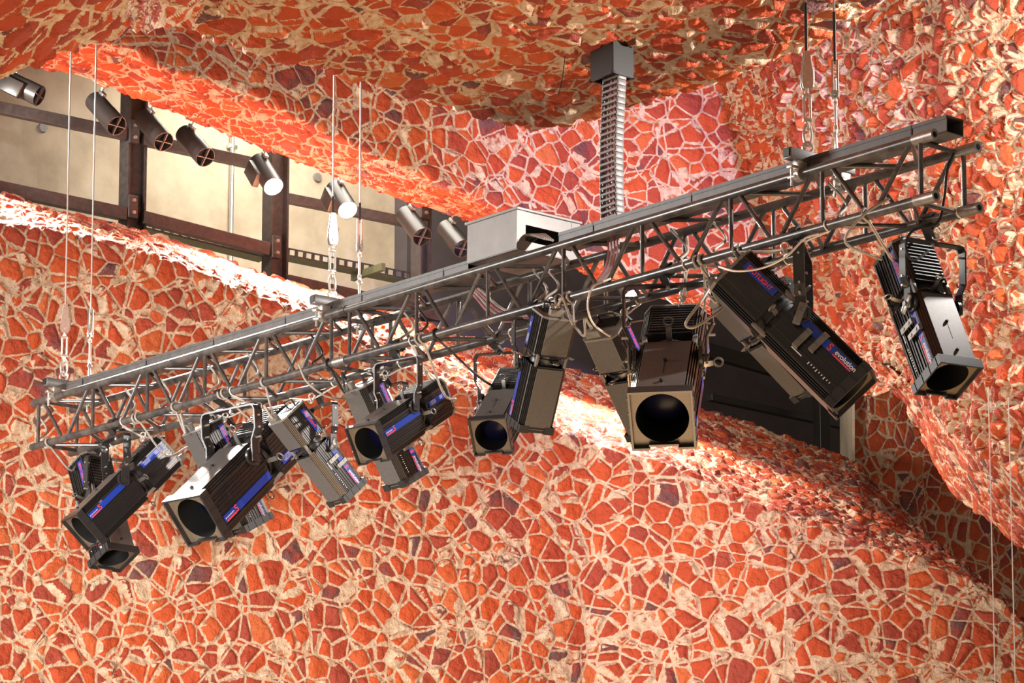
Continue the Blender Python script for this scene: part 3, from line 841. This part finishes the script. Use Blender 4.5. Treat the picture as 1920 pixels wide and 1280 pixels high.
    path = [P0+X*inn-dl*.10, P0+X*inn+dl*.30, P0+X*(inn+.10)+dl*.50, P0+X*(inn+.10)+dl*(dist-.10), P0+X*(inn+.06)+dl*(dist-.02), P0+X*inn+dl*dist]
    full = path+[P0-X*p_.x+(p_-P0-X*p_.x) for p_ in reversed(path)]
    full = path+[Vector((-p_.x, p_.y, p_.z)) for p_ in reversed(path)]
    yk = MB().strip(full, wd, .20, .032); yo = yk.obj('yoke', M['bar'], root, 0)
    for sx in (-1, 1):
        for t in (.34, .52, dist-.2):
            MB().cyl(P0+X*sx*inn+dl*t, P0+X*sx*(inn+.14)+dl*t, .022, 8).obj('yoke_rivet', M['zinc'], yo)
    MB().cyl(P0+dl*(dist-.07), P0+dl*(dist+.07), .035, 10).obj('yoke_bolt', M['zinc'], yo)
    # hook clamp round the chord
    Minv = (Matrix.Translation(o0) @ Mx @ Matrix.Scale(s, 4)).inverted()
    top = P0+dl*dist
    topw = Matrix.Translation(o0) @ Mx @ Matrix.Scale(s, 4) @ top
    dd = (topw-tp(0, iv, 1)).dot(u); cp = tp(dd, iv, 1)
    hk = MB(); pts = []
    for i in range(15):
        a = R_(-70+i*18); pts.append(Minv @ (cp+v*(math.sin(a)*(RC+.008))+ZU*(math.cos(a)*(RC+.008))*1))
    pts.append(Minv @ (cp-v*.028-ZU*.03)); pts.append(top)
    ul = (Minv.to_3x3() @ u).normalized()
    hk.strip(pts, ul, .045/s, .008/s)
    hk.tube([top, Minv @ (cp-ZU*(RC+.006))], .010/s, 8)
    hk.obj('hook_clamp', M['bar'], root, 0)
    W = Matrix.Translation(o0) @ Mx @ Matrix.Scale(s, 4)
    return {'rear': W @ Vector((-.14, Y0-.30, -.34)), 'handle': W @ Vector((0, Y0-.22, .30)), 'chord': cp, 'iv': iv, 's': s, 'M': W}

SP = {}
for n, a in {
 'a': ((-2.043, 15.741, 3.233), -120.1, 46.2, .2087, 0, 'leftmost front spotlight, its blue-striped tube pointing down left', .22),
 'b': ((-2.174, 16.317, 3.235), 138.7, 65.4, .2013, 1, 'spotlight hanging steeply down behind the leftmost blue-striped one', .22),
 'c': ((-1.373, 15.03, 3.198), -139.1, 42.5, .2674, 0, 'large spotlight with glaring pale top plate, pointing down left', -.20),
 'd': ((-1.405, 15.352, 3.215), 55.7, 59.1, .1836, 1, 'spotlight mostly hidden behind the large pale-topped one', .22),
 'e': ((-.922, 14.731, 3.204), 55.7, 45.2, .1644, 1, 'spotlight pointing down right with red SPOTLIGHT print, beside the large pale-topped one', .22),
 'f': ((-.518, 13.854, 3.184), -141.9, 32.0, .1839, 0, 'short-looking spotlight with greenish lens in front of another, left of centre', .12),
 'g': ((-.575, 14.32, 3.207), 49.5, 57.9, .1647, 1, 'spotlight facing away behind the one with the greenish lens', .22),
 'h': ((-.042, 13.705, 3.199), -164.1, 37.5, .1803, 1, 'small spotlight facing the viewer, tucked left of the back-turned one', .22),
 'i': ((.114, 13.088, 3.204), -25.3, 59.7, .1660, 0, 'spotlight at centre with its back and plain underside towards the viewer', .22),
 'j': ((.513, 13.048, 3.173), 31.8, 42.5, .1718, 1, 'spotlight half hidden behind the large front-facing one, below the glaring lamp', .22),
 'k': ((.644, 12.431, 3.072), 189.0, 39.9, .2616, 0, 'large spotlight facing the viewer with big dark lens in a bronze plate', -.20),
 'l': ((1.087, 12.337, 3.161), 67.7, 41.6, .1651, 1, 'spotlight running parallel behind the one marked evolution', .22),
 'm': ((1.141, 11.857, 3.080), 101.5, 47.1, .2225, 0, 'spotlight seen side-on with evolution label, pointing down right', .24),
 'n': ((1.62, 11.626, 3.078), 152.0, 63.4, .2011, 1, 'rightmost spotlight, hanging steeply below the end of the truss', .24),
}.items():
    SP[n] = spotlight(*a)

# ------------------------------------------------------------------ power cables and safety cords
def wrap(cd, iv, turns, r, pitch=.02, iz=1, start=0.0):
    out = []
    n = int(14*turns)
    for i in range(n+1):
        a = start+2*PI*turns*i/n
        out.append(tp(cd+pitch*turns*i/n, iv, iz)+v*math.sin(a)*(RC+r)+ZU*math.cos(a)*(RC+r))
    return out
where = {'a': 'leftmost front spotlight', 'b': 'spotlight hanging behind the leftmost front one', 'c': 'large pale-topped spotlight', 'd': 'spotlight hidden behind the large pale-topped one',
         'e': 'SPOTLIGHT-printed spotlight beside the large pale-topped one', 'f': 'spotlight with the greenish lens', 'g': 'spotlight behind the greenish-lens one', 'h': 'small viewer-facing spotlight left of centre',
         'i': 'back-turned centre spotlight', 'j': 'spotlight below the glaring lamp', 'k': 'large front-facing spotlight', 'l': 'spotlight behind the evolution one', 'm': 'side-on evolution spotlight', 'n': 'rightmost spotlight'}
for n, q in SP.items():
    cd = (q['chord']-tp(0, 0, 1)).dot(u)
    off = {'a': -.25, 'c': -.05, 'f': -.2, 'i': -.25, 'k': -.22, 'm': .30, 'n': .10}.get(n, .12)
    wp = wrap(cd+off, 0, 2.0 if n in 'acfikm' else 1.0, .006, .03, 1, PI)
    mid = (q['rear']+wp[0])/2+Vector((.03, -.06, -.10 if n not in 'km' else -.02))
    pts = smoothpath([q['rear'], q['rear']*.8+mid*.2+(q['M'].to_3x3() @ Vector((0, -.3, 0))), mid, wp[0]], 8)[:-1]+wp+ \
        smoothpath([wp[-1], wp[-1]+u*.12+ZU*.05, tp(cd+off+.22, .45, .55), tp(cd+off+.32, .45, .1)], 8)[1:]
    o = MB().tube(pts, .0058, 8).obj('power_cable', M['cable'] if n not in 'gh' else M['blackcable'])
    tag(o, ('grey' if n not in 'gh' else 'black')+' power cable of the '+where[n], 'cable', 'power cables wrapped on the chords')
    # safety cord: handle -> over the chord -> knot -> back
    cd2 = cd+{'a': -.1, 'm': -.18, 'n': -.16}.get(n, -.12)
    iv = q['iv']
    wp = wrap(cd2, iv, 1.0, .004, .02, 1, PI)
    a = q['handle']
    k = (a+wp[0])/2+Vector((0, -.02, -.03))
    pts = smoothpath([a, k, wp[0]], 6)[:-1]+wp+smoothpath([wp[-1], k+Vector((.012, -.01, .0)), a+Vector((.01, -.01, .01))], 6)[1:]
    root = empty('safety_cord', wp[0], 'pale steel safety cord looped from chord to the '+where[n], 'safety cord', 'safety cords of the spotlights')
    inv = Matrix.Translation(-root.location)
    o = MB().tube(pts, .0034, 7).obj('cord', M['cord']); o.data.transform(inv); o.parent = root
    kb = MB().ring(k+Vector((.004, -.01, .01)), (.3, 1, .2), .014, .004, 14, 6).ring(k+Vector((0, -.01, -.012)), (.3, 1, -.3), .012, .004, 14, 6).cyl(k+Vector((-.004, -.01, .005)), k+Vector((.004, -.01, -.02)), .006, 8)
    o = kb.obj('snap_hook', M['zinc']); o.data.transform(inv); o.parent = root

def laid(name, pts, r, mat, label, cat):
    o = MB().tube(smoothpath([at(*p) for p in pts], 8), r, 8).obj(name, M[mat]); tag(o, label, cat, 'loose cables looping off the truss')
laid('power_cable', [(1790, 283, 11.48), (1776, 318, 11.46), (1770, 372, 11.45), (1757, 418, 11.42), (1712, 432, 11.40), (1698, 462, 11.40), (1712, 488, 11.42), (1742, 470, 11.50)], .0055, 'blackcable', 'black cable curving down at the right end of the truss', 'cable')
laid('power_cable', [(1668, 372, 11.34), (1625, 398, 11.32), (1590, 436, 11.33), (1588, 458, 11.35), (1622, 474, 11.40), (1652, 486, 11.5)], .0055, 'cable', 'grey cable loop left of the rightmost spotlight', 'cable')
laid('power_cable', [(1342, 520, 12.1), (1318, 560, 12.02), (1290, 598, 11.98), (1287, 611, 11.98), (1302, 613, 11.98), (1336, 592, 12.05), (1366, 568, 12.2)], .0058, 'cable', 'pale cable loop hanging over the large front-facing spotlight', 'cable')
laid('power_cable', [(1145, 522, 12.6), (1112, 538, 12.55), (1102, 572, 12.55), (1112, 606, 12.6), (1140, 628, 12.75), (1160, 634, 12.9)], .0045, 'cord', 'pale thin cable ring left of the glaring lamp', 'cable')
laid('power_cable', [(1348, 500, 11.75), (1380, 508, 11.62), (1430, 502, 11.62), (1475, 480, 11.6), (1508, 448, 11.6), (1535, 438, 11.6)], .0040, 'cord', 'pale cord running from the evolution spotlight up to its yoke', 'cable')
laid('power_cable', [(560, 682, 14.1), (575, 715, 14.1), (610, 742, 14.15), (648, 748, 14.3), (668, 742, 14.45)], .0050, 'cable', 'grey cable sagging to the spotlight behind the greenish-lens one', 'cable')

# ------------------------------------------------------------------ gallery behind the slot
def bar_between(name, a, b_, wz, wd, mat, label, cat, group=None):
    a = Vector(a); b_ = Vector(b_); d = (b_-a); ln = d.length; d.normalize(); nrm = ZU.cross(d).normalized(); up = d.cross(nrm)
    o = MB().box((a+b_)/2, (ln, wd, wz), (d, nrm, up), .004).obj(name, mat, None, 0)
    return tag(o, label, cat, group)
def Yg(x): return 18.75+.0018*x                        # line of the steel frame
def post(px, wpx, y0, y1, label, plates):
    Y = Yg(px); a = at(px, y0, Y); zb_ = at(px, y1, Y).z; wm = wpx*Y/FPX
    root = empty('steel_column', (a.x, a.y, zb_), label, 'steel column', 'steel columns in the gallery')
    h = a.z-zb_+1.3
    b = MB()
    ax = (v, nv, ZU)
    b.box((0, 0, h/2-.4), (wm*.86, .012, h+.8), ax)                      # web
    b.box(v*wm*.43+ZU*(h/2-.4), (.014, .11, h+.8), ax); b.box(v*-wm*.43+ZU*(h/2-.4), (.014, .11, h+.8), ax)
    b.obj('column', M['steel'], root, 0)
    for pz in plates:
        pp = at(px-wpx*.36, pz, Y); q = pp-Vector((a.x, a.y, zb_)); q.x = 0; q.y = 0
        p = MB().box(q-v*wm*.30-nv*.07, (.07, .03, .15), ax, .004); po = p.obj('bracket_plate', M['steel'], root, 0)
        MB().cyl(q-v*wm*.30-nv*.085+ZU*.04, q-v*wm*.30-nv*.10+ZU*.04, .012, 6).cyl(q-v*wm*.30-nv*.085-ZU*.04, q-v*wm*.30-nv*.10-ZU*.04, .012, 6).obj('bolt', M['zinc'], po)
post(252, 44, 180, 470, 'wide steel column lit white on one side, behind the left gallery lamps', (255, 395))
post(518, 42, 280, 540, 'steel column behind the glowing lamp in the gallery', (470,))
post(790, 26, 390, 560, 'narrow dark steel column at the right end of the bright gallery wall', (395,))
RG = 'steel rails in the gallery'
def rail(p0, p1, wz, label, off=0, wd=.05, mat=None, name='steel_rail'):
    bar_between(name, at(*p0, Yg(p0[0])+off), at(*p1, Yg(p1[0])+off), wz, wd, mat or M['steel'], label, 'rail', RG)
rail((-60, 190), (236, 252), .075, 'upper steel rail left of the wide lit column', -.06)
rail((268, 262), (500, 312), .075, 'upper steel rail between the two wide gallery columns', -.06)
rail((540, 372), (800, 424), .065, 'dark upper rail right of the glowing lamp column', -.02)
rail((-60, 340), (236, 402), .085, 'lower steel rail left of the wide lit column', -.06)
rail((268, 408), (504, 468), .085, 'lower steel rail between the two wide gallery columns', -.06)
rail((538, 528), (830, 592), .09, 'lowest steel rail just above the bright stone ledge', -.1)
rail((-60, 368), (240, 428), .03, 'thin flat rail under the lower left rail', .1)
# perforated tray
def tray(p0, p1, label, off):
    a = at(*p0, Yg(p0[0])+off); b_ = at(*p1, Yg(p1[0])+off); d = b_-a; ln = d.length; d.normalize(); nrm = ZU.cross(d).normalized(); up = d.cross(nrm)
    root = empty('cable_tray', (a+b_)/2, label, 'cable tray', 'perforated trays in the gallery'); ax = (d, nrm, up)
    m_ = MB(); h = .055
    m_.box(up*h*.42, (ln, .004, h*.2), ax); m_.box(up*-h*.42, (ln, .004, h*.2), ax)
    n = max(4, int(ln/.06))
    for i in range(n+1): m_.box(d*(-ln/2+ln*i/n), (.024, .004, h*.7), ax)
    m_.obj('perforated_side', M['steel'], root, 0)
    MB().box(nrm*.06+up*-h*.5, (ln, .12, .004), ax).obj('tray_floor', M['greenedge'], root, 0)
tray((540, 472), (800, 524), 'perforated cable tray right of the second gallery column', .25)
tray((272, 420), (500, 476), 'perforated cable tray between the two wide gallery columns', .25)
a = at(690, 510, Yg(690)+.2)
o = MB().box(a, (.03, .35, .05), (v, nv, ZU)).obj('tray_bracket', M['greenedge'], None, 0); tag(o, 'greenish bracket arm below the perforated tray right of the second column', 'bracket')
for px, y0, y1, lb in ((436, 235, 480, 'thin pale conduit pipe on the concrete between the two gallery columns'),):
    Yw = 21.05; a = at(px, y0, Yw); zb_ = at(px, y1, Yw).z
    root = empty('conduit', (a.x, a.y, zb_), lb, 'pipe')
    MB().cyl((0, 0, -.3), (0, 0, a.z-zb_+.6), .016, 10).obj('pipe', M['galv'], root)
    MB().box((0, 0, at(px, 275, Yw).z-zb_), (.07, .03, .03), (v, nv, ZU), .004).obj('pipe_clip', M['galv'], root)
for px, py, lb in ((79, 240, 'round pale cover on the gallery concrete, left of the wide lit column'), (594, 333, 'round pale cover on the gallery concrete above the dark rail')):
    # put on the wall plane
    r = ray(px, py); t = (G0-CAM).dot(nv)/r.dot(nv); p = CAM+r*t
    o = MB().cyl(p-nv*.0, p-nv*.02, .036, 20, .030).obj('wall_plug', M['rear']); tag(o, lb, 'wall cover', 'round covers on the gallery wall')
# dark beams in the right-hand end of the gallery
for p0, p1, w_, lb in (((1320, 655), (1600, 735), .11, 'dark steel beam crossing the dark gallery end at right'), ((1330, 745), (1590, 800), .05, 'thin dark rail low in the dark gallery end at right')):
    bar_between('steel_beam', at(*p0, 23.0), at(*p1, 24.2), w_, .06, M['tin'], lb, 'beam', 'dark steel in the gallery end')
a = at(1538, 600, 23.6); zb_ = at(1538, 900, 23.6).z
o = MB().box((a.x, a.y, (a.z+zb_)/2), (.11, .08, a.z-zb_), (v, nv, ZU), .004).obj('steel_column', M['tin'], None, 0); tag(o, 'dark steel column in the dark gallery end at right', 'steel column', 'steel columns in the gallery')
# gallery lamp heads
def gallery_lamp(p0, p1, Y, dY, lit, gear, label, power=0, rad=.066, aim=None):
    a = at(*p0, Y); b_ = at(*p1, Y+dY); d = (b_-a).normalized(); x = ZU.cross(d).normalized(); up = d.cross(x)
    root = empty('gallery_lamp', a, label, 'lamp', 'small cylindrical lamps in the gallery')
    ln = (b_-a).length
    Z0 = Vector((0, 0, 0))
    body = MB().cyl(d*-.02, d*(ln*.55), rad*.97, 28).cyl(Z0-d*.035, d*-.02, rad*.80, 28, rad*.97)
    body.obj('body', M['lampbody'], root)
    MB().pipe(d*(ln*.55), d*ln, rad, rad*.93, 28).obj('snoot', M['lampbody'], root)
    if gear:
        MB().box(-x*rad*1.05-up*.03+d*ln*.35, (.045, .10, ln*.62), (x, up, d), .008).obj('gear_box', M['lampbody'], root)
    MB().cyl(up*.02, up*(rad+.09), .009, 8).box(up*(rad+.01)+d*.02, (.03, .02, .06), (x, up, d), .003).obj('stem', M['galv'], root)
    if lit:
        bb = MB().cyl(d*(ln*.93), d*(ln*.95), rad*.92, 28); bb.obj('bulb', M['lit'], root)
        L_ = bpy.data.lights.new('gallery_beam', 'SPOT'); L_.energy = power; L_.spot_size = R_(125); L_.spot_blend = .6; L_.shadow_soft_size = .05
        L_.color = (1, .93, .82)
        lo = bpy.data.objects.new('gallery_beam', L_); COL.objects.link(lo); lo.location = a+d*(ln+.03)
        lo.rotation_euler = (aim or d).to_track_quat('-Z', 'Y').to_euler()
    else:
        q = MB().box(d*(ln*.985), (rad*1.9, .005, .02), (x, up, d)).box(d*(ln*.985), (.005, rad*1.9, .02), (x, up, d))
        q.obj('cross_baffle', M['plate'], root)
        MB().cyl(d*(ln*.56), d*(ln*.57), rad*.9, 20).obj('reflector', M['coupler'], root)
aim = Vector((.12, -.55, -.83))
gallery_lamp((12, 150), (74, 180), 18.6, -.05, False, True, 'dark lamp half hidden by the stone at the far left of the gallery')
gallery_lamp((180, 192), (219, 236), 18.75, -.16, False, False, 'lamp with its back lit white, left of the wide lit column')
gallery_lamp((272, 224), (307, 266), 18.85, -.16, False, False, 'grey cylindrical lamp just right of the wide lit column')
gallery_lamp((349, 254), (385, 295), 18.95, -.16, False, False, 'third grey cylindrical lamp with crossed baffle, left of the glowing pair')
gallery_lamp((487, 306), (513, 350), 19.2, -.16, True, True, 'glowing lamp in front of the second gallery column', 620, aim=aim)
gallery_lamp((630, 356), (652, 394), 19.45, -.16, True, True, 'glowing lamp between the two middle suspension wires', 620, aim=aim)
gallery_lamp((762, 404), (792, 444), 19.7, -.16, False, False, 'brown-grey unlit lamp beside the narrow dark column', )
gallery_lamp((838, 430), (868, 466), 19.9, -.16, False, False, 'brown-grey unlit lamp partly behind the junction box')
gallery_lamp((1168, 526), (1187, 559), 20.2, -.16, True, False, 'glaring lamp seen through the truss above the large front-facing spotlight', 330, aim=aim)
